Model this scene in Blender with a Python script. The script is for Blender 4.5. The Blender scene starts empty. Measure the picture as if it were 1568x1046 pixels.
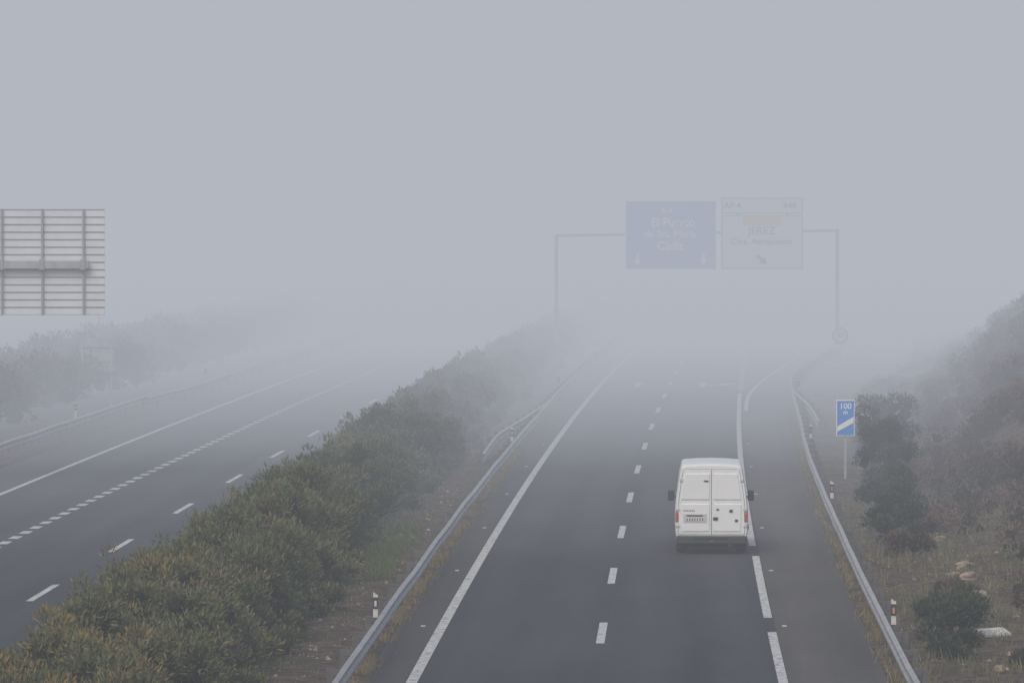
import bpy, math, random
import numpy as np
from mathutils import Vector, noise as mnoise
random.seed(7); rng=np.random.default_rng(11)
S=bpy.context.scene; COL=S.collection
H=9.3; F=7860.0
# ------------------------------------------------------------- road alignment
def Xc(d):
    s=d-110.8
    return 1.944+.0322*s+.0000545*s*s
def P(d,u,z=0.0): return (Xc(d)+u,d,z)
def sl(d): return .0322+.000109*(d-110.8)
def sst(a,b,x):
    t=min(1,max(0,(x-a)/(b-a))); return t*t*(3-2*t)
# ------------------------------------------------------------- material helpers
def newmat(name):
    m=bpy.data.materials.new(name); m.use_nodes=True
    nt=m.node_tree; b=nt.nodes['Principled BSDF']; return m,nt,b
def flat(name,col,rough=.6,metal=0,var=.12,scale=6.0,spec=.5):
    m,nt,b=newmat(name)
    tc=nt.nodes.new('ShaderNodeTexCoord'); n=nt.nodes.new('ShaderNodeTexNoise')
    n.inputs['Scale'].default_value=scale; n.inputs['Detail'].default_value=6
    nt.links.new(tc.outputs['Object'],n.inputs['Vector'])
    r=nt.nodes.new('ShaderNodeValToRGB')
    r.color_ramp.elements[0].position=.3; r.color_ramp.elements[1].position=.7
    r.color_ramp.elements[0].color=[c*(1-var) for c in col]+[1]
    r.color_ramp.elements[1].color=[min(1,c*(1+var)) for c in col]+[1]
    nt.links.new(n.outputs['Fac'],r.inputs['Fac']); nt.links.new(r.outputs['Color'],b.inputs['Base Color'])
    b.inputs['Roughness'].default_value=rough; b.inputs['Metallic'].default_value=metal
    b.inputs['Specular IOR Level'].default_value=spec
    return m
def asphalt():
    m,nt,b=newmat('asphalt'); L=nt.links
    uv=nt.nodes.new('ShaderNodeUVMap'); uv.uv_map='uv'
    def noise(scale,detail,sx=1,sy=1):
        mp=nt.nodes.new('ShaderNodeMapping'); mp.inputs['Scale'].default_value=(sx,sy,1)
        L.new(uv.outputs['UV'],mp.inputs['Vector'])
        n=nt.nodes.new('ShaderNodeTexNoise'); n.inputs['Scale'].default_value=scale; n.inputs['Detail'].default_value=detail
        L.new(mp.outputs['Vector'],n.inputs['Vector']); return n
    a=noise(.7,5,1.6,.05); c=noise(.35,6,1,.25); g=noise(14,4)
    sep=nt.nodes.new('ShaderNodeSeparateXYZ'); L.new(uv.outputs['UV'],sep.inputs[0])
    mul=nt.nodes.new('ShaderNodeMath'); mul.operation='MULTIPLY'; mul.inputs[1].default_value=2*math.pi/1.78
    L.new(sep.outputs['X'],mul.inputs[0])
    co=nt.nodes.new('ShaderNodeMath'); co.operation='COSINE'; L.new(mul.outputs[0],co.inputs[0])
    def mad(x,k,y):
        n=nt.nodes.new('ShaderNodeMath'); n.operation='MULTIPLY_ADD'; L.new(x,n.inputs[0]); n.inputs[1].default_value=k
        if isinstance(y,(int,float)): n.inputs[2].default_value=y
        else: L.new(y,n.inputs[2])
        return n.outputs[0]
    v=mad(a.outputs['Fac'],.60,.0); v=mad(c.outputs['Fac'],.55,v); v=mad(g.outputs['Fac'],.35,v); v=mad(co.outputs[0],-.06,v)
    r=nt.nodes.new('ShaderNodeValToRGB'); e=r.color_ramp.elements
    e[0].position=.45; e[0].color=(.017,.020,.025,1); e[1].position=1.0; e[1].color=(.060,.063,.069,1)
    L.new(v,r.inputs['Fac'])
    at=nt.nodes.new('ShaderNodeAttribute'); at.attribute_name='shoulder'
    mx=nt.nodes.new('ShaderNodeMix'); mx.data_type='RGBA'; L.new(at.outputs['Fac'],mx.inputs[0])
    L.new(r.outputs['Color'],mx.inputs[6])
    r2=nt.nodes.new('ShaderNodeValToRGB'); e=r2.color_ramp.elements
    e[0].position=.45; e[0].color=(.046,.045,.044,1); e[1].position=1.0; e[1].color=(.125,.115,.105,1)
    L.new(v,r2.inputs['Fac']); L.new(r2.outputs['Color'],mx.inputs[7])
    L.new(mx.outputs[2],b.inputs['Base Color'])
    b.inputs['Roughness'].default_value=.8; b.inputs['Specular IOR Level'].default_value=.25
    bp=nt.nodes.new('ShaderNodeBump'); bp.inputs['Strength'].default_value=.4; bp.inputs['Distance'].default_value=.01
    g2=noise(60,3); L.new(g2.outputs['Fac'],bp.inputs['Height']); L.new(bp.outputs['Normal'],b.inputs['Normal'])
    return m
def paintmat():
    m,nt,b=newmat('road_paint'); L=nt.links
    tc=nt.nodes.new('ShaderNodeTexCoord'); n=nt.nodes.new('ShaderNodeTexNoise'); n.inputs['Scale'].default_value=5; n.inputs['Detail'].default_value=8
    n.inputs['Roughness'].default_value=.75
    L.new(tc.outputs['Object'],n.inputs['Vector'])
    r=nt.nodes.new('ShaderNodeValToRGB'); e=r.color_ramp.elements
    e[0].position=.36; e[0].color=(.14,.14,.14,1); e[1].position=.53; e[1].color=(.58,.58,.57,1)
    L.new(n.outputs['Fac'],r.inputs['Fac']); L.new(r.outputs['Color'],b.inputs['Base Color']); b.inputs['Roughness'].default_value=.7
    return m
def groundmat():
    m,nt,b=newmat('soil_and_weeds'); L=nt.links
    tc=nt.nodes.new('ShaderNodeTexCoord')
    def noise(s,d=6):
        n=nt.nodes.new('ShaderNodeTexNoise'); n.inputs['Scale'].default_value=s; n.inputs['Detail'].default_value=d
        L.new(tc.outputs['Object'],n.inputs['Vector']); return n
    a=noise(.5); c=noise(3.0,10); d=noise(18,4)
    c.inputs['Roughness'].default_value=.65
    r=nt.nodes.new('ShaderNodeValToRGB'); e=r.color_ramp.elements
    e[0].position=.35; e[0].color=(.045,.034,.028,1); e[1].position=.68; e[1].color=(.17,.125,.098,1)
    L.new(c.outputs['Fac'],r.inputs['Fac'])
    g=nt.nodes.new('ShaderNodeValToRGB'); e=g.color_ramp.elements
    e[0].position=.3; e[0].color=(.035,.038,.022,1); e[1].position=.75; e[1].color=(.10,.09,.055,1)
    L.new(d.outputs['Fac'],g.inputs['Fac'])
    f=nt.nodes.new('ShaderNodeValToRGB'); f.color_ramp.elements[0].position=.5; f.color_ramp.elements[1].position=.64
    L.new(a.outputs['Fac'],f.inputs['Fac'])
    mx=nt.nodes.new('ShaderNodeMix'); mx.data_type='RGBA'
    L.new(f.outputs['Color'],mx.inputs[0]); L.new(r.outputs['Color'],mx.inputs[6]); L.new(g.outputs['Color'],mx.inputs[7])
    L.new(mx.outputs[2],b.inputs['Base Color']); b.inputs['Roughness'].default_value=.95; b.inputs['Specular IOR Level'].default_value=.1
    bp=nt.nodes.new('ShaderNodeBump'); bp.inputs['Strength'].default_value=1.0; bp.inputs['Distance'].default_value=.12
    L.new(c.outputs['Fac'],bp.inputs['Height']); L.new(bp.outputs['Normal'],b.inputs['Normal'])
    return m
def leafmat(name,cols):
    m,nt,b=newmat(name); L=nt.links
    at=nt.nodes.new('ShaderNodeAttribute'); at.attribute_name='tint'
    r=nt.nodes.new('ShaderNodeValToRGB'); els=r.color_ramp.elements
    n=len(cols)
    els[0].position=0; els[0].color=list(cols[0])+[1]; els[1].position=1; els[1].color=list(cols[-1])+[1]
    for i in range(1,n-1):
        e=els.new(i/(n-1)); e.color=list(cols[i])+[1]
    L.new(at.outputs['Fac'],r.inputs['Fac']); L.new(r.outputs['Color'],b.inputs['Base Color'])
    b.inputs['Roughness'].default_value=.7; b.inputs['Specular IOR Level'].default_value=.12
    return m
M=dict(asphalt=asphalt(),paint=paintmat(),ground=groundmat(),
 galv=flat('galvanised_steel',(.36,.365,.37),.5,.2,.2,2.5),
 galvd=flat('weathered_steel',(.10,.10,.10),.7,.1,.25,4),
 gantry=flat('gantry_steel',(.24,.245,.25),.6,.1,.15,2),
 van=flat('van_white_paint',(.70,.715,.72),.35,0,.03,1.5),
 vandirt=flat('van_grimy_paint',(.50,.50,.49),.5,0,.1,3),
 black=flat('black_plastic',(.022,.023,.025),.55,0,.2),
 seam=flat('door_seam_shadow_gap',(.13,.13,.13),.8,0,.1),
 glass=flat('dark_glass',(.02,.025,.03),.08,0,.05),
 red=flat('tail_lamp_red',(.38,.06,.045),.25,0,.1,20),
 amber=flat('amber_lens',(.45,.22,.08),.4,0,.1,20),
 rubber=flat('tyre_rubber',(.02,.02,.02),.9,0,.2),
 white=flat('white_post',(.52,.52,.50),.5,0,.15,8),
 slat=flat('aluminium_slat',(.66,.69,.71),.5,.0,.06,1.2),
 flange=flat('aluminium_flange',(.30,.31,.33),.5,.0,.08,2),
 blue=flat('sign_blue',(.03,.22,.66),.4,0,.08,1),
 signw=flat('sign_white',(.80,.80,.80),.4,0,.03,1),
 signedge=flat('sign_black',(.03,.03,.03),.5,0,.05,1),
 yellow=flat('sign_yellow',(.78,.45,.04),.4,0,.05,1),
 redsign=flat('sign_red',(.42,.05,.05),.4,0,.05,1),
 rock=flat('pale_rock',(.30,.22,.165),.9,0,.4,3),
 slab=flat('concrete_fragment',(.56,.54,.50),.85,0,.2,5),
 pebble=flat('pebbles',(.23,.19,.16),.9,0,.5,.9),
 core=flat('dark_core_fill',(.030,.029,.020),1,0,.3,3,.0),
 stem=flat('woody_stem',(.09,.07,.05),.9,0,.3,8,.1),
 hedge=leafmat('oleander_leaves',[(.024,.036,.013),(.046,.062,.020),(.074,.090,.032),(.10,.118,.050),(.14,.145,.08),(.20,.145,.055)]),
 scrub=leafmat('scrub_leaves',[(.036,.036,.026),(.052,.047,.034),(.076,.055,.042),(.11,.068,.052),(.15,.088,.066)]),
 dark=leafmat('dark_bush_leaves',[(.018,.030,.019),(.028,.046,.026),(.045,.065,.036),(.07,.082,.048)]),
 grass=leafmat('grass_blades',[(.06,.09,.03),(.09,.13,.045),(.17,.15,.08),(.25,.19,.11)]),
)
# ------------------------------------------------------------- mesh helpers
def obj(name,verts,faces,mat=None,parent=None,smooth=False,loc=None):
    me=bpy.data.meshes.new(name); me.from_pydata(verts,[],faces); me.update()
    o=bpy.data.objects.new(name,me); COL.objects.link(o)
    if mat: me.materials.append(mat)
    if parent: o.parent=parent
    if loc: o.location=loc
    if smooth:
        me.polygons.foreach_set('use_smooth',[True]*len(me.polygons))
    return o
def empty(name,loc=(0,0,0),rz=0):
    e=bpy.data.objects.new(name,None); COL.objects.link(e); e.location=loc; e.rotation_euler=(0,0,rz); e.empty_display_size=.3; return e
class MB:
    def __init__(s): s.v=[];s.f=[]
    def box(s,x0,x1,y0,y1,z0,z1):
        b=len(s.v)
        s.v+=[(x0,y0,z0),(x1,y0,z0),(x1,y1,z0),(x0,y1,z0),(x0,y0,z1),(x1,y0,z1),(x1,y1,z1),(x0,y1,z1)]
        s.f+=[tuple(b+i for i in q) for q in [(0,3,2,1),(4,5,6,7),(0,1,5,4),(1,2,6,5),(2,3,7,6),(3,0,4,7)]]
        return s
    def cyl(s,p0,p1,r0,r1=None,n=10):
        r1=r0 if r1 is None else r1
        a=Vector(p0);c=Vector(p1);ax=(c-a).normalized()
        t=ax.orthogonal().normalized(); w=ax.cross(t); b=len(s.v)
        for p,r in((a,r0),(c,r1)):
            for i in range(n):
                an=2*math.pi*i/n; s.v.append(tuple(p+(t*math.cos(an)+w*math.sin(an))*r))
        for i in range(n):
            j=(i+1)%n; s.f.append((b+i,b+j,b+n+j,b+n+i))
        s.f.append(tuple(b+i for i in range(n))[::-1]); s.f.append(tuple(b+n+i for i in range(n)))
        return s
    def quadz(s,pts): 
        b=len(s.v); s.v+=pts; s.f.append(tuple(range(b,b+len(pts)))); return s
    def make(s,name,mat,parent=None,bevel=0,smooth=False,loc=None):
        o=obj(name,s.v,s.f,mat,parent,smooth,loc)
        if bevel:
            m=o.modifiers.new('b','BEVEL'); m.width=bevel; m.segments=2; m.limit_method='ANGLE'
        return o
def text(body,size,loc,mat,parent,ax='CENTER',off=.006):
    c=bpy.data.curves.new('lettering','FONT'); c.body=body; c.size=size; c.align_x=ax; c.align_y='CENTER'; c.offset=off
    o=bpy.data.objects.new('lettering',c); COL.objects.link(o); c.materials.append(mat); o.parent=parent
    o.location=loc; o.rotation_euler=(math.pi/2,0,0); return o
# ------------------------------------------------------------- ground (one sheet)
def Er(d): return 5.72+3.4*sst(236,320,d)
def gz(u,d):
    n=mnoise.noise(Vector((u*.45,d*.45,0)))*.10+mnoise.noise(Vector((u*1.7,d*1.7,3)))*.05
    if -22.3<u<-9.9 or -4.5<u<Er(d)-.02: return -.08
    if -9.9<=u<=-4.5:
        e=min(u+9.9,-4.5-u); return -.02+min(1,e/.8)*(.10+n)
    if u<=-22.3:
        e=-22.3-u; return -.02+min(1,e/.8)*(.05+n)+sst(6,30,e)*1.2
    e=u-Er(d); u0=8.6+max(0,d-215)*.06
    z=-.02+min(1,e/.8)*(.05+n*2.2)
    z+=sst(u0,u0+11,u)*5.2*sst(95,165,d)*(1-.5*sst(260,330,d))*(1+n)
    return z
us=[-3000,-1500,-700,-300,-150,-90,-60,-45,-38]+list(np.arange(-34,-22.4,1.0))+[-22.32,-22.28,-16,-9.92,-9.88]+list(np.arange(-9.5,-4.6,.35))+[-4.52,-4.48,0,5.0]+list(np.arange(5.7,24,.45))+[26,29,33,38,45,60,90,150,300,700,1500,3000]
ds=[-400,-200,-80,0,40,65]+list(np.arange(78,345,1.2))+[350,365,385,420,480,560,700,900,1200,1500,2500,4500]
V=[];Fc=[]
for d in ds:
    for u in us:
        k=Xc(min(d,1500)); V.append((k+u,d,gz(u,d)))
nu=len(us)
for i in range(len(ds)-1):
    for j in range(nu-1):
        a=i*nu+j; Fc.append((a,a+1,a+nu+1,a+nu))
obj('ground',V,Fc,M['ground'],smooth=True)
# ------------------------------------------------------------- carriageways
def strip(name,ulist,mat,d0,d1,z,step=4,sh=None,parent=None):
    dd=np.arange(d0,d1+step,step); v=[];f=[];uvs=[];at=[]
    for d in dd:
        for k in ulist:
            u=k(d) if callable(k) else k
            v.append(P(d,u,z)); uvs.append((u,d)); at.append(sh(u,d) if sh else 0)
    n=len(ulist)
    for i in range(len(dd)-1):
        for j in range(n-1):
            a=i*n+j; f.append((a,a+1,a+n+1,a+n))
    o=obj(name,v,f,mat,parent); me=o.data
    l=me.uv_layers.new(name='uv')
    for lp in me.loops: l.data[lp.index].uv=uvs[lp.vertex_index]
    A=me.attributes.new('shoulder','FLOAT','POINT'); A.data.foreach_set('value',at)
    return o
strip('motorway_carriageway',[-4.5,-4.0,-3.68,-3.64,-1.8,0,1.8,3.76,3.80,4.6,Er],M['asphalt'],-60,900,0.0,4,
      lambda u,d:(0.85 if u>3.78 else 0)*(1-sst(225,250,d))+(0.4 if u<-3.66 else 0))
strip('motorway_carriageway',[-22.3,-20.3,-20.0,-18,-16,-14,-12,-10.3,-9.9],M['asphalt'],-60,900,0.0,4,
      lambda u,d:(.4 if u<-20.2 else 0))
def marking(name,segs):
    v=[];f=[]
    for (d0,d1,uf,w) in segs:
        n=max(1,int((d1-d0)/4)); b=len(v)
        for i in range(n+1):
            d=d0+(d1-d0)*i/n; u=uf(d) if callable(uf) else uf
            v+= [P(d,u-w/2,.005),P(d,u+w/2,.005)]
        for i in range(n):
            a=b+2*i; f.append((a,a+1,a+3,a+2))
    return obj(name,v,f,M['paint'])
marking('edge_line',[(60,600,-3.53,.22)])
marking('edge_line',[(60,111,3.68,.19),(114.8,134.9,3.66,.19),(138.9,250,3.62,.19)])
marking('edge_line',[(229,330,lambda d:3.95+3.0*sst(236,330,d),.17)])
marking('lane_line',[(110.8+17*k-2.7,110.8+17*k+2.7,0,.18) for k in range(-3,18)])
marking('lane_line',[(122.2+16.85*k-2.6,122.2+16.85*k+2.6,-13.5,.17) for k in range(-3,18)])
marking('merge_line',[(100+2.2*k,101.1+2.2*k,-16.8,.28) for k in range(0,100)])
marking('edge_line',[(60,600,-20.1,.19)]); marking('edge_line',[(60,600,-10.35,.19)])
marking('exit_lane_line',[(254+2*k,255+2*k,3.62,.28) for k in range(0,30)])
def arrow(u,d,right=False):
    m=MB(); z=.006
    m.quadz([P(d-4,u-.12,z),P(d-4,u+.12,z),P(d+1,u+.12,z),P(d+1,u-.12,z)])
    m.quadz([P(d+1,u-.4,z),P(d+1,u+.4,z),P(d+3.2,u,z)])
    if right:
        m.quadz([P(d-2,u+.12,z),P(d-.6,u+.9,z),P(d+.4,u+.9,z),P(d-1.0,u+.12,z)])
        m.quadz([P(d-1.6,u+.9,z),P(d+.4,u+1.7,z),P(d+1.4,u+.9,z)])
    m.make('lane_arrow',M['paint'])
arrow(-1.6,262); arrow(1.7,262,True)
m=MB()
for k in range(-2,14):
    for u in(-3.95,3.98):
        x,y,_=P(112.5+17*k,u); m.box(x-.05,x+.05,y-.05,y+.05,.0,.022)
m.make('road_studs',M['white'])
# ------------------------------------------------------------- guardrails
def guardrail(path,d0,d1,side,zf=lambda d:0,post=4.0):
    par=empty('guardrail')
    prof=[(0,.43),(.03,.445),(.085,.475),(.085,.525),(.015,.575),(.015,.61),(.085,.66),(.085,.71),(.03,.74),(0,.755)]
    dd=np.arange(d0,d1,2.0); v=[];f=[];n=len(prof)
    for d in dd:
        w=.022*mnoise.noise(Vector((d*.13,path(d),4))); wz=.025*mnoise.noise(Vector((d*.17,8,path(d))))
        for o,z in prof: v.append(P(d,path(d)+side*o+w,z+zf(d)+wz))
    for i in range(len(dd)-1):
        for j in range(n-1):
            a=i*n+j; f.append((a,a+1,a+n+1,a+n))
    obj('w_beam',v,f,M['galv'],par)
    m=MB(); d=d0+1
    while d<d1:
        x,y,_=P(d,path(d)); zz=zf(d)
        a=x-side*.22; b=x-side*.34; lo,hi=min(a,b),max(a,b)
        m.box(lo,hi,y-.03,y+.03,-.3,.68+zz)
        lo,hi=min(a,x+side*.01),max(a,x+side*.01)
        m.box(lo,hi,y-.07,y+.07,.56+zz,.66+zz)
        d+=post
    m.make('posts',M['galvd'],par)
    m=MB(); d=d0+1
    while d<d1:
        x,y,_=P(d,path(d)); xx=x+side*.02; m.box(min(x,xx+side*.02),max(x,xx+side*.02),y-.03,y+.03,.575+zf(d),.61+zf(d)); d+=post
    m.make('bolts',M['galvd'],par)
guardrail(lambda d:-4.55,70,226,1)
guardrail(lambda d:-4.62-.85*(1-sst(180,224,d)),180,420,1,lambda d:-.25*(1-sst(180,190,d)))
guardrail(lambda d:5.93+.17*sst(170,215,d),70,238,-1)
guardrail(lambda d:6.12+.75*(1-sst(208,236,d))+3.2*sst(244,325,d),208,420,-1,lambda d:-.3*(1-sst(208,222,d)))
guardrail(lambda d:-22.75,70,232,1,post=2.0)
guardrail(lambda d:-21.95-.5*(1-sst(226,240,d)),226,420,1)
# ------------------------------------------------------------- delineators, bolted on the rail
def delineator(d,u,col='white',h=1.13,zb=.66):
    e=empty('delineator_post',P(d,u,0)); w=.05
    pts=[(-w,-.03),(w,-.03),(w*.5,.04),(-w*.5,.04)]
    v=[(x,y,zb) for x,y in pts]+[(x,y,h+(.05 if i in(0,3) else 0)) for i,(x,y) in enumerate(pts)]
    obj('post',v,[(0,3,2,1),(4,5,6,7),(0,1,5,4),(1,2,6,5),(2,3,7,6),(3,0,4,7)],M['white'],e)
    MB().box(-w-.004,w+.004,-.036,.044,h-.29,h-.05).make('black_band',M['black'],e)
    MB().box(-.024,.024,-.044,-.0365,h-.24,h-.12).make('reflector',M['amber'] if col=='amber' else M['white'],e)
    MB().box(-.02,.02,.0,.03,-.1,zb).make('stake',M['galvd'],e)
delineator(106.8,-4.66); delineator(185.7,-4.66); delineator(241.7,-4.9)
delineator(105,6.06,'amber'); delineator(149.7,6.06,'amber'); delineator(188,6.2,'amber'); delineator(236,6.35,'amber')
delineator(205,-22.9,h=1.3); delineator(248,-22.2,h=1.3)
# ------------------------------------------------------------- foliage
def foliage(name,groups,mat,extra=None):
    VV=[];TT=[]
    for lobes,npl,ln,wd,up,spread in groups:
        lobes=np.array(lobes); n=len(lobes)*npl
        idx=rng.choice(len(lobes),n,p=lobes[:,3]**2/np.sum(lobes[:,3]**2))
        L=lobes[idx]; dr=rng.normal(size=(n,3)); dr/=np.linalg.norm(dr,axis=1)[:,None]
        dr[:,2]=np.where(dr[:,2]<-.35,-dr[:,2],dr[:,2])
        rad=L[:,3]*(.55+.5*rng.random(n)+.3*(rng.random(n)**6))
        p=L[:,:3]+dr*rad[:,None]
        ax=dr*.7+rng.normal(size=(n,3))*.42; ax[:,2]+=up; ax/=np.linalg.norm(ax,axis=1)[:,None]
        sd=np.cross(ax,rng.normal(size=(n,3))); sd/=np.linalg.norm(sd,axis=1)[:,None]
        l=(ln*(.6+.8*rng.random(n)))[:,None]; w=(wd*(.7+.6*rng.random(n)))[:,None]
        q=np.stack([p,p+ax*l*.5+sd*w,p+ax*l,p+ax*l*.5-sd*w],axis=1)
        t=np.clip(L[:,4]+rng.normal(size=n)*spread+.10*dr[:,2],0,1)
        keep=p[:,2]>.0
        VV.append(q[keep].reshape(-1,3)); TT.append(t[keep])
    v=np.concatenate(VV); t=np.concatenate(TT); nf=len(t)
    me=bpy.data.meshes.new(name); me.vertices.add(nf*4); me.vertices.foreach_set('co',v.astype(np.float32).ravel())
    me.loops.add(nf*4); me.loops.foreach_set('vertex_index',np.arange(nf*4,dtype=np.int32))
    me.polygons.add(nf); me.polygons.foreach_set('loop_start',np.arange(0,nf*4,4,dtype=np.int32))
    me.update(calc_edges=True)
    A=me.attributes.new('tint','FLOAT','FACE'); A.data.foreach_set('value',t.astype(np.float32))
    me.materials.append(mat)
    o=bpy.data.objects.new(name,me); COL.objects.link(o); return o
ICO=None
def cores(name,lobes,parent,scale=.62):  # adds dark filler blobs inside the foliage to close see-through gaps
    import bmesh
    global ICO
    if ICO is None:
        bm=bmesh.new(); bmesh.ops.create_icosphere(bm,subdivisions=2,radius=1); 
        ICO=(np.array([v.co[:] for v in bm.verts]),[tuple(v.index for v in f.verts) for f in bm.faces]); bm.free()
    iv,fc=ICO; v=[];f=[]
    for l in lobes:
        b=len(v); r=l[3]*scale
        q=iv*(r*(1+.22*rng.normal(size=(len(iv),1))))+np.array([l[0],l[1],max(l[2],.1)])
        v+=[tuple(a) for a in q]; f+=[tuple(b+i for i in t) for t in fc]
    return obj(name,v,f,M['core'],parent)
near=[];far=[];d=80.0
while d<380:
    hm=.98+.22*mnoise.noise(Vector((d*.11,0,0)))+random.uniform(-.17,.17)
    cu=-8.35+.35*mnoise.noise(Vector((d*.15,9,0)))+random.uniform(-.15,.15)
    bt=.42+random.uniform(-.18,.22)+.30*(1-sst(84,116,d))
    for k in range(15 if d<180 else 9):
        a=random.uniform(-1,1); u=cu+a*(1.15+.35*hm)
        top=1.9*hm*(1-.42*a*a)
        z=random.uniform(.2,1)**.6*top-.15
        r=random.uniform(.22,.55)
        (near if d<180 else far).append((*P(d+random.uniform(-.8,.8),u)[:2],z,r,bt+random.uniform(-.12,.12)))
    if random.random()<.3:
        for k in range(4):
            (near if d<180 else far).append((*P(d+random.uniform(-.6,.6),cu+1.7+random.uniform(-.2,.4))[:2],random.uniform(.1,.45),random.uniform(.18,.33),bt+random.uniform(-.1,.3)))
    d+=1.75
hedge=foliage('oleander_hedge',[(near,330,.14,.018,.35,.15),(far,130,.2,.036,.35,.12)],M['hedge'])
cores('dark_core',near+far,hedge,.58)
sh=[]
for l in near:
    if l[2]>1.0 and random.random()<.8:
        for k in range(3):
            sh.append((l[0]+random.uniform(-.4,.4),l[1]+random.uniform(-.4,.4),l[2]+l[3]*random.uniform(.7,1.4),random.uniform(.06,.18),l[4]+random.uniform(0,.25)))
s2=foliage('hedge_shoots',[(sh,24,.14,.017,.9,.12)],M['hedge']); s2.parent=hedge
# right-hand bank scrub
scr=[]
for i in range(640):
    d=random.uniform(116,330); u0=8.6+max(0,d-215)*.06
    u=u0+random.random()**.9*13
    if d<138 and u<10.0: continue
    z=gz(u,d); b=random.uniform(.15,.95); hh=random.uniform(.35,1.05)*(.6+.4*sst(u0,u0+7,u))
    for k in range(5):
        uu=u+random.uniform(-1,1); dd=d+random.uniform(-1,1)
        scr.append((*P(dd,uu)[:2],gz(uu,dd)+random.uniform(.0,.9)*hh,random.uniform(.22,.55),b+random.uniform(-.2,.2)))
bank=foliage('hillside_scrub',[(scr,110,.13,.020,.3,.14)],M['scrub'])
cores('dark_core',scr,bank,.36)
def bush(d,u,r,h,n=10,mat='dark'):
    z=max(gz(u,d),0); L=[]
    for k in range(n):
        an=random.uniform(0,6.28); q=random.random()**.5*r*.8
        L.append((Xc(d)+u+q*math.cos(an),d+q*math.sin(an),z+random.uniform(.1,1)*(h-.3),random.uniform(.16,.42)*r/.9,random.uniform(.1,.9)))
    o=foliage('bush',[(L,260,.12,.016,.4,.2)],M[mat]); cores('dark_core',L,o,.4)
    m=MB()
    for k in range(5):
        m.cyl((Xc(d)+u,d,z-.1),(L[k][0],L[k][1],L[k][2]),.03,.012,6)
    m.make('stems',M['stem'],o)
bush(108.5,7.45,.85,1.1,16); bush(104,7.3,.6,.6,9); bush(112.5,7.35,.6,.85,12); bush(102,8.6,.5,.4,8,'scrub'); bush(117,9.6,.6,.6,8,'scrub'); bush(122,8.3,.5,.4,8,'scrub')
bush(134,7.7,.7,.8,10,'scrub')
bush(139,7.6,.8,1.2,14); bush(144,7.9,.9,1.5,14); bush(151,7.7,.9,1.7,14); bush(158,8.0,1.0,1.8,14); bush(166,8.3,1.1,2.0,16)
bush(177,8.6,1.2,2.1,16); bush(190,9,1.2,2.2,16)
# left verge thicket
lf=[];d=160
while d<350:
    hm=1+.25*mnoise.noise(Vector((d*.09,3,3)))
    for k in range(9):
        u=-28.5+random.uniform(-3,3); lf.append((*P(d,u)[:2],.1+random.uniform(.1,1)**.7*1.9*hm,random.uniform(.45,.85),random.uniform(.1,.9)))
    d+=1.8
th=foliage('roadside_thicket',[(lf,100,.24,.05,.3,.12)],M['scrub']); cores('dark_core',lf,th,.45)
def grass(name,specs):
    q=[];t=[]
    for n,d0,d1,uf,hh,ts in specs:
        for i in range(n):
            d=random.uniform(d0,d1); u=uf()
            if mnoise.noise(Vector((u*1.2,d*.6,11)))<-.08: continue
            x,y,_=P(d,u); z=max(gz(u,d),-.01); h=hh*random.uniform(.4,1.3); an=random.uniform(0,3.14); w=.012
            lx,ly=random.gauss(0,.35)*h,random.gauss(0,.35)*h
            q+=[(x-w*math.cos(an),y-w*math.sin(an),z),(x+w*math.cos(an),y+w*math.sin(an),z),(x+lx+.003,y+ly,z+h),(x+lx-.003,y+ly,z+h)]
            t.append(min(1,max(0,ts+random.gauss(0,.15))))
    o=obj(name,q,[(4*i,4*i+1,4*i+2,4*i+3) for i in range(len(t))],M['grass'])
    A=o.data.attributes.new('tint','FLOAT','FACE'); A.data.foreach_set('value',t)
grass('grass',[
 (14000,84,190,lambda:random.gauss(-4.62,.13),.13,.78),
 (3000,84,200,lambda:random.uniform(-6.6,-4.9),.10,.6),
 (7000,124,146,lambda:random.gauss(-6.15,.3),.24,.3),
 (4000,84,200,lambda:random.gauss(-6.8,.25),.22,.35),
 (9000,84,200,lambda:random.gauss(6.0,.15),.14,.8),
 (16000,88,160,lambda:random.uniform(6.3,12),.20,.6),
])
# ------------------------------------------------------------- stones, debris
def rock(x,y,z,sx,sy,sz,mat,name):
    import bmesh
    bm=bmesh.new(); bmesh.ops.create_icosphere(bm,subdivisions=3,radius=1)
    o3=Vector((random.uniform(0,99),)*3)
    for v in bm.verts:
        k=1+.45*mnoise.noise(v.co*1.4+o3)+.2*mnoise.noise(v.co*4+o3)
        v.co=Vector((v.co.x*sx*k,v.co.y*sy*k,v.co.z*sz*k))
    me=bpy.data.meshes.new(name); bm.to_mesh(me); bm.free(); me.materials.append(mat)
    o=bpy.data.objects.new(name,me); COL.objects.link(o); o.location=(x,y,z); o.rotation_euler=(0,0,random.uniform(0,3)); return o
def pix(px,py,z=0):
    d=F*(H-z)/(py-310); return ((px-784)*d/F,d)
for px,py,s in [(1478,868,.22),(1486,886,.20),(1500,912,.19),(1462,872,.12),(1440,826,.14),(1470,1000,.10),(1535,1028,.12),(1548,1000,.09)]:
    x,d=pix(px,py,.1); rock(x,d,gz(x-Xc(d),d)+s*.1,s*.7,s*1.7,s*.7,M['rock'],'rock')
x,d=pix(1523,966,.15); z0=max(0,gz(x-Xc(d),d))
sl_=MB().box(-.30,.30,-.35,.3,0,.07).make('concrete_slab',M['slab'],bevel=.02,loc=(x,d,z0+.08)); sl_.rotation_euler=(.12,-.05,.2)
sv=MB()
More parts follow.
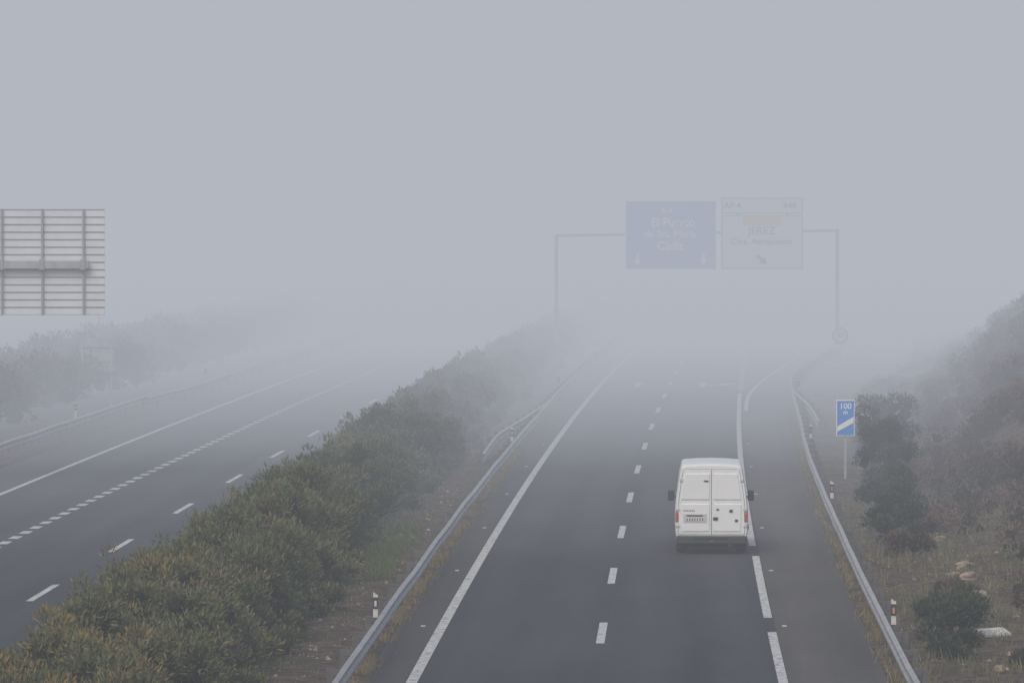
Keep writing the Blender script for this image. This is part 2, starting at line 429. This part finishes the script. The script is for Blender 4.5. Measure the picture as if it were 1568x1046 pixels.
for i in range(1500):
    d=random.uniform(88,165)
    u=random.choice([random.uniform(-6.9,-4.8),random.uniform(6.3,12)])
    x,y,_=P(d,u); z=gz(u,d); s=.012+.06*random.random()**4
    b=len(sv.v); 
    sv.v+=[(x-s,y-s*.8,z-.02),(x+s*1.1,y-s,z-.02),(x+s,y+s,z-.02),(x-s,y+s*.9,z-.02),(x+random.uniform(-s,s)*.4,y,z+s*.8)]
    sv.f+=[(b,b+1,b+4),(b+1,b+2,b+4),(b+2,b+3,b+4),(b+3,b,b+4)]
sv.make('gravel',M['pebble'])
# ------------------------------------------------------------- van
def van():
    d=135.6;u=2.5
    E=empty('white_panel_van',P(d,u,0.006),-math.atan(sl(d)))
    def hw(z):
        pts=[(.30,.90),(.5,.955),(.9,.975),(1.15,.965),(1.4,.945),(2.0,.865),(2.3,.80),(2.6,.74)]
        for (a,x),(b,y) in zip(pts,pts[1:]):
            if z<=b: return x+(y-x)*max(0,(z-a))/(b-a)
        return .74
    st=[(0,2.335,.030),(.03,2.37,.010),(.10,2.39,0),(.5,2.405,0),(1.5,2.415,0),(3.0,2.40,0),(3.6,2.35,0),(3.95,2.23,.005),(4.3,1.92,.02),(4.75,1.45,.04),(5.0,1.24,.06),(5.3,1.10,.10),(5.5,.92,.17),(5.56,.8,.23)]
    N=9;v=[];f=[];ring=[]
    for y,R,ins in st:
        zb=.40 if y>.02 else .46
        rc=.13; zs=[zb+(R-rc-zb)*i/N for i in range(N+1)]
        half=[(hw(z)-ins,z) for z in zs]
        w0=hw(R-rc)-ins
        for k in range(1,6):
            a=math.pi/2*k/5; half.append((w0-rc*(1-math.cos(a)),R-rc+(rc-.03)*math.sin(a)))
        half.append((w0*.45,R-.008)); full=half+[(0,R)]+[(-x,z) for x,z in half[::-1]]
        ring.append(len(v)); v+=[(x,y,z) for x,z in full]; n=len(full)
    for i in range(len(st)-1):
        a,b=ring[i],ring[i+1]
        for j in range(n):
            k=(j+1)%n; f.append((a+j,b+j,b+k,a+k))
    f.append(tuple(range(n))); f.append(tuple(ring[-1]+i for i in range(n))[::-1])
    body=obj('body_shell',v,f,M['van'],E,True)
    m=body.modifiers.new('e','EDGE_SPLIT'); m.split_angle=math.radians(38)
    B=lambda nm,mat,*b,bev=0: MB().box(*b).make(nm,M[mat],E,bev)
    for sx in(-1,1):
        def pan(z0,z1,i0,i1,y,nm,mat):
            a=.035; pts=[(a,z0),(hw(z0)-i0,z0),(hw(z1)-i1,z1),(a,z1)]
            vv=[(sx*x,0.002,z) for x,z in pts]+[(sx*(x+(.03 if j in(0,3) else -.03)),y,z+(.03 if j<2 else -.03)) for j,(x,z) in enumerate(pts)]
            fs=[(0,1,5,4),(1,2,6,5),(2,3,7,6),(3,0,4,7),(4,5,6,7)]
            return obj(nm,vv,fs,M[mat],E)
        pan(1.42,2.14,.13,.13,-.022,'upper_door_pressing','van')
        pan(.58,1.34,.17,.14,-.018,'lower_door_pressing','van')
        m=MB()
        for (za,zb) in [(.52,1.0),(1.0,1.4),(1.4,2.0),(2.0,2.24)]:
            xa,xb=hw(za)-.085,hw(zb)-.085; b=len(m.v)
            m.v+=[(sx*xa,-.004,za),(sx*(xa+.012),-.004,za),(sx*(xb+.012),-.004,zb),(sx*xb,-.004,zb)]; m.f.append((b,b+1,b+2,b+3))
        m.make('door_side_seam',M['seam'],E)
        for z in (.75,1.18,1.95):
            xx=sx*(hw(z)-.075); B('hinge','vandirt',xx-.045,xx+.045,-.03,0.0,z-.035,z+.035,bev=.008)
    B('door_split','seam',-.008,.008,-.006,0.001,.5,2.26)
    B('roof_seam','vandirt',-.70,.70,-.006,0.001,2.242,2.256)
    B('sill_seam','seam',-.88,.88,-.006,0.001,.505,.52)
    B('high_brake_lamp','black',-.20,-.08,-.05,-.02,1.915,1.95,bev=.01)
    B('door_handle','black',.04,.17,-.06,-.012,.90,.98,bev=.015)
    B('number_plate_recess','vandirt',-.74,-.12,-.026,-.019,.83,1.06)
    B('number_plate','white',-.70,-.18,-.036,-.027,.86,.97,bev=.004)
    B('plate_lamp_strip','black',-.66,-.22,-.05,-.027,1.005,1.035,bev=.008)
    t=MB(); x=-.66
    for i in range(7):
        w=.045; t.box(x,x+w*.7,-.039,-.0365,.88,.95); x+=.068
    t.make('plate_characters',M['seam'],E)
    t=MB(); x=-.74
    for i in range(7): t.box(x,x+.028,-.024,-.0185,1.13,1.165); x+=.045
    t.make('name_badge',M['seam'],E)
    B('check_strap','black',.47,.56,-.05,-.018,1.11,1.18,bev=.01); B('lock_cover','black',.62,.70,-.05,-.018,.86,.92,bev=.01)
    B('rear_latch','black',.12,.2,-.05,-.018,1.17,1.2,bev=.01)
    for sx in(-1,1):
        a,b=sorted((sx*.865,sx*.955))
        B('tail_lamp','red',a,b,-.02,.08,.84,1.10,bev=.02)
        B('indicator_lens','amber',a+.005,b-.005,-.018,.07,1.105,1.17,bev=.01)
        B('reversing_lens','white',a+.005,b-.005,-.018,.07,.77,.835,bev=.01)
    B('rear_bumper','black',-.93,.93,-.09,.15,.27,.485,bev=.03)
    B('bumper_step','rubber',-.45,.45,-.12,-.085,.40,.46,bev=.01)
    B('tow_eye','galvd',-.06,.06,-.13,-.09,.31,.37,bev=.01)
    B('chassis','rubber',-.78,.78,.15,5.2,.20,.42)
    B('exhaust','galvd',.45,.52,-.05,.4,.22,.29,bev=.02)
    for sx in(-1,1):
        a,b=sorted((sx*.62,sx*.88)); B('mud_flap','rubber',a,b,.50,.52,.10,.42)
        for yy in(.95,4.5):
            w=MB(); w.cyl((sx*.66,yy,.34),(sx*.93,yy,.34),.34,.34,28); w.make('tyre',M['rubber'],E,.03)
            w=MB(); w.cyl((sx*.91,yy,.34),(sx*.94,yy,.34),.20,.18,20); w.make('wheel_rim',M['galv'],E)
        m=MB(); a,b=sorted((sx*1.00,sx*1.17)); m.box(a,b,4.02,4.12,1.18,1.46); m.make('mirror_housing',M['black'],E,.03)
        a,b=sorted((sx*.93,sx*1.03)); B('mirror_arm','black',a,b,4.03,4.09,1.25,1.31)
        pts=[(3.25,1.35),(4.55,1.35),(4.05,1.88),(3.25,1.9)]
        obj('side_window',[(sx*(hw(z)+.004-(.03*sst(3.9,4.6,y))),y,z) for y,z in pts],[(0,1,2,3)],M['glass'],E)
        B('side_rub_strip','black',*sorted((sx*.972,sx*.99)),.3,4.9,.62,.72)
        B('headlamp','signw',*sorted((sx*.55,sx*.80)),5.36,5.5,.80,.98,bev=.03)
    obj('windscreen',[(-.78,4.70,1.53),(.78,4.70,1.53),(.70,4.03,2.19),(-.70,4.03,2.19)],[(0,1,2,3)],M['glass'],E)
    B('grille','black',-.45,.45,5.55,5.58,.62,.78)
    B('front_bumper','black',-.88,.88,5.38,5.66,.28,.58,bev=.05)
van()
# ------------------------------------------------------------- overhead gantry
gd=291
G=empty('overhead_sign_gantry',(0,gd,0))
def X(px): return (px-784)*gd/F
def Z(py): return H-(py-310)*gd/F
xl,xr=X(852),X(1282); zl,zr=Z(361),Z(353)
MB().cyl((xl,0,-.2),(xl,0,zl+.05),.12,.10,14).make('post_left',M['galv'],G)
MB().cyl((xr,0,-.2),(xr,0,zr+.05),.12,.10,14).make('post_right',M['galv'],G)
m=MB(); m.cyl((xl,0,zl),(xr,0,zr),.08,.08,10); m.cyl((xl,.5,zl-.02),(xr,.5,zr-.02),.05,.05,8)
for i in range(15):
    a=i/15; x=xl+(xr-xl)*a; m.cyl((x,0,zl+(zr-zl)*a),(x+(xr-xl)/15,.5,zl+(zr-zl)*a),.025,.025,6)
m.make('beam',M['galv'],G)
def panel(x0,x1,z0,z1,face,border,par,y=-.3):
    MB().box(x0,x1,y,y+.08,z0,z1).make('panel_border',M[border],par,.02)
    MB().box(x0+.07,x1-.07,y-.01,y-.003,z0+.07,z1-.07).make('panel_face',M[face],par)
bx0,bx1,bz0,bz1=X(957),X(1097),Z(413),Z(307)
panel(bx0,bx1,bz0,bz1,'blue','signw',G)
panel(X(1104),X(1229),Z(412),Z(330),'signw','gantry',G); panel(X(1104),X(1229),Z(328),Z(303),'signw','gantry',G)
text('El Puerto',.66,(X(1030),-.32,Z(341)),M['signw'],G,off=.018)
text('de Sta. María',.56,(X(1026),-.32,Z(359)),M['signw'],G,off=.014)
text('Cádiz',.66,(X(1026),-.32,Z(377)),M['signw'],G,off=.018)
text('A-4',.42,(X(1020),-.32,Z(323)),M['signw'],G,off=.012)
def darrow(x,z,s,mat,ang=0):
    pts=[(-.1,.5),(.1,.5),(.1,0),(.32,0),(0,-.5),(-.32,0),(-.1,0)]
    c,sn=math.cos(ang),math.sin(ang)
    obj('direction_arrow',[(x+s*(a*c-b*sn),-.318,z+s*(a*sn+b*c)) for a,b in pts],[tuple(range(7))],M[mat],G)
darrow(X(976),Z(398),.7,'signw'); darrow(X(1077),Z(398),.7,'signw')
darrow(X(1166),Z(398),.75,'signedge',math.radians(50))
text('AP-4',.5,(X(1121),-.32,Z(315)),M['signedge'],G); text('646',.5,(X(1209),-.32,Z(315)),M['signedge'],G)
MB().box(X(1137),X(1195),-.325,-.311,Z(345),Z(332.5)).make('yellow_plate',M['yellow'],G)
text('JEREZ',.62,(X(1166),-.32,Z(354)),M['signedge'],G)
text('Ctra. Aeropuerto',.48,(X(1166),-.32,Z(370)),M['signedge'],G)
m=MB()
for px in(985,1070,1130,1205): m.box(X(px)-.06,X(px)+.06,-.21,0,bz0+.2,bz1-.2)
m.make('mounting_rails',M['gantry'],G)
# ------------------------------------------------------------- rear of cantilever sign over the other carriageway
sd=170; C=empty('cantilever_sign',(0,sd,0))
X=lambda px:(px-784)*sd/F
Z=lambda py:H-(py-310)*sd/F
x0,x1=X(-120),X(161); n=14; zt,zb=Z(321),Z(482); m=MB()
for i in range(n):
    za=zb+(zt-zb)*i/n; zc=zb+(zt-zb)*(i+1)/n
    m.box(x0,x1+(.0 if i%2 else -.015),0,.04,za+.012,zc-.010); 
m.make('slats',M['slat'],C,.006)
m=MB()
for i in range(n+1):
    za=zb+(zt-zb)*i/n; m.box(x0,x1-.01,-.03,0.0,za-.009,za+.007)
m.make('slat_flanges',M['flange'],C)
MB().box(x0+.02,x1-.02,.042,.05,zb+.02,zt-.02).make('panel_backing',M['slat'],C)
m=MB()
for px in(-58,3,65,128): m.box(X(px)-.03,X(px)+.03,-.14,-.04,zb-.03,zt+.02)
m.make('uprights',M['flange'],C)
zc=Z(405); m=MB(); m.box(X(-190),X(137),-.30,-.145,zc-.15,zc+.13); m.make('arm',M['galv'],C,.02)
m=MB()
for px in(3,65,128): m.box(X(px)-.08,X(px)+.08,-.34,-.13,zc-.18,zc+.18)
m.make('clamps',M['flange'],C,.01)
MB().cyl((X(-190),-.22,-.3),(X(-190),-.22,zc+.5),.26,.20,16).make('column',M['galv'],C)
# ------------------------------------------------------------- countdown marker 100 m
d=172; E=empty('countdown_marker_sign',P(d,7.06,0),0)
w=.31; z0,z1=1.47,2.68
MB().box(-.04,.04,-.0,.04,-.2,z1-.1).make('post',M['galv'],E)
MB().box(-w,w,-.05,-.01,z0,z1).make('white_border',M['signw'],E,.01)
MB().box(-w+.03,w-.03,-.056,-.051,z0+.03,z1-.03).make('blue_face',M['blue'],E)
text('100',.27,(0,-.06,2.47),M['signw'],E); text('m',.20,(0,-.06,2.27),M['signw'],E)
obj('diagonal_stripe',[(-.27,-.06,1.62),(-.27,-.06,1.80),(.27,-.06,2.12),(.27,-.06,1.92)],[(0,1,2,3)],M['signw'],E)
# ------------------------------------------------------------- round speed sign
d=284; x=(1287-784)*d/F; E=empty('speed_limit_sign',(x,d,0))
zc=H-(514-310)*d/F
MB().box(-.04,.04,0,.05,-.2,zc+.4).make('post',M['galv'],E)
MB().cyl((0,-.02,zc),(0,-.05,zc),.45,.45,32).make('red_ring',M['redsign'],E)
MB().cyl((0,-.051,zc),(0,-.06,zc),.34,.34,32).make('white_disc',M['signw'],E)
text('80',.36,(0,-.065,zc),M['signedge'],E)
MB().box(-.35,.35,-.05,-.02,zc-.8,zc-.52).make('supplementary_plate',M['signw'],E,.01)
# ------------------------------------------------------------- rear of sign beyond left verge
d=234; E=empty('traffic_sign',((148-784)*d/F,d,0)); 
MB().box(-.8,.8,-.02,.03,1.6,3.1).make('panel',M['galv'],E,.01)
MB().box(-.7,-.62,-.09,-.025,-.3,3.05).box(.62,.7,-.09,-.025,-.3,3.05).make('legs',M['galv'],E)
MB().box(-.78,.78,-.06,-.021,2.0,2.06).box(-.78,.78,-.06,-.021,2.65,2.71).make('stiffeners',M['galvd'],E)
# ------------------------------------------------------------- fog banks (nested volumes, absorbing; added emission stands in for scattered light)
def emissive_fog(x0,x1,y0,y1,z0,z1,sig,col):
    m=bpy.data.materials.new('emissive_fog'); m.use_nodes=True; nt=m.node_tree; nt.nodes.clear()
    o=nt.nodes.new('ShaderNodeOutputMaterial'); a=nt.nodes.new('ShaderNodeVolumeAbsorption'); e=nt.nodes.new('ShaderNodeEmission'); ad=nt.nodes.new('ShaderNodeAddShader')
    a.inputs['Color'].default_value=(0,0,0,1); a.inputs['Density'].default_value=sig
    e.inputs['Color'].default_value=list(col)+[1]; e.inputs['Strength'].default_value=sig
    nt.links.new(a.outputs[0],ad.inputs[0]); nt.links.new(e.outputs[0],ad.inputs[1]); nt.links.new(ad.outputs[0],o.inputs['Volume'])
    MB().box(x0,x1,y0,y1,z0,z1).make('emissive_fog_bank',m)
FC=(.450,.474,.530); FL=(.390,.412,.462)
emissive_fog(-1500,1500,-300,3500,-2.0,70,.0014,FC)
emissive_fog(-1490,1490,132,3490,-1.9,69,.0044,FC)
emissive_fog(-1480,1480,178,3480,-1.8,68,.0048,FC)
emissive_fog(-1470,1470,245,3470,-1.7,67,.0066,FC)
emissive_fog(-1460,1460,300,3460,-1.6,66,.0120,FC)
emissive_fog(-1450,1450,180,3450,-1.5,5.0,.0050,FL)  # low layer: weaker light near the ground put into a dimmer emission colour
# ------------------------------------------------------------- light
w=bpy.data.worlds.new('World'); S.world=w; w.use_nodes=True; nt=w.node_tree
sky=nt.nodes.new('ShaderNodeTexSky'); sky.sky_type='NISHITA'; sky.sun_disc=False
el=math.radians(42); az=math.radians(200)
sky.sun_elevation=el; sky.sun_rotation=az; sky.air_density=1.0; sky.dust_density=4.0
bg=nt.nodes['Background']; bg.inputs['Strength'].default_value=.12; nt.links.new(sky.outputs[0],bg.inputs['Color'])
L=bpy.data.lights.new('sun','SUN'); L.energy=1.2; L.angle=math.radians(30); L.color=(1,.97,.93)
lo=bpy.data.objects.new('sun',L); COL.objects.link(lo)
dirv=Vector((math.sin(az)*math.cos(el),math.cos(az)*math.cos(el),math.sin(el)))
lo.rotation_euler=dirv.to_track_quat('Z','Y').to_euler(); lo.location=(0,0,60)
# ------------------------------------------------------------- camera
c=bpy.data.cameras.new('camera'); co=bpy.data.objects.new('camera',c); COL.objects.link(co)
c.sensor_width=36; c.lens=36*F/1568; c.clip_start=.5; c.clip_end=9000
co.location=(0,0,H); co.rotation_euler=(math.pi/2-math.atan(213/F),0,0)
S.camera=co
S.view_settings.view_transform='Standard'; S.view_settings.look='None'; S.view_settings.exposure=0
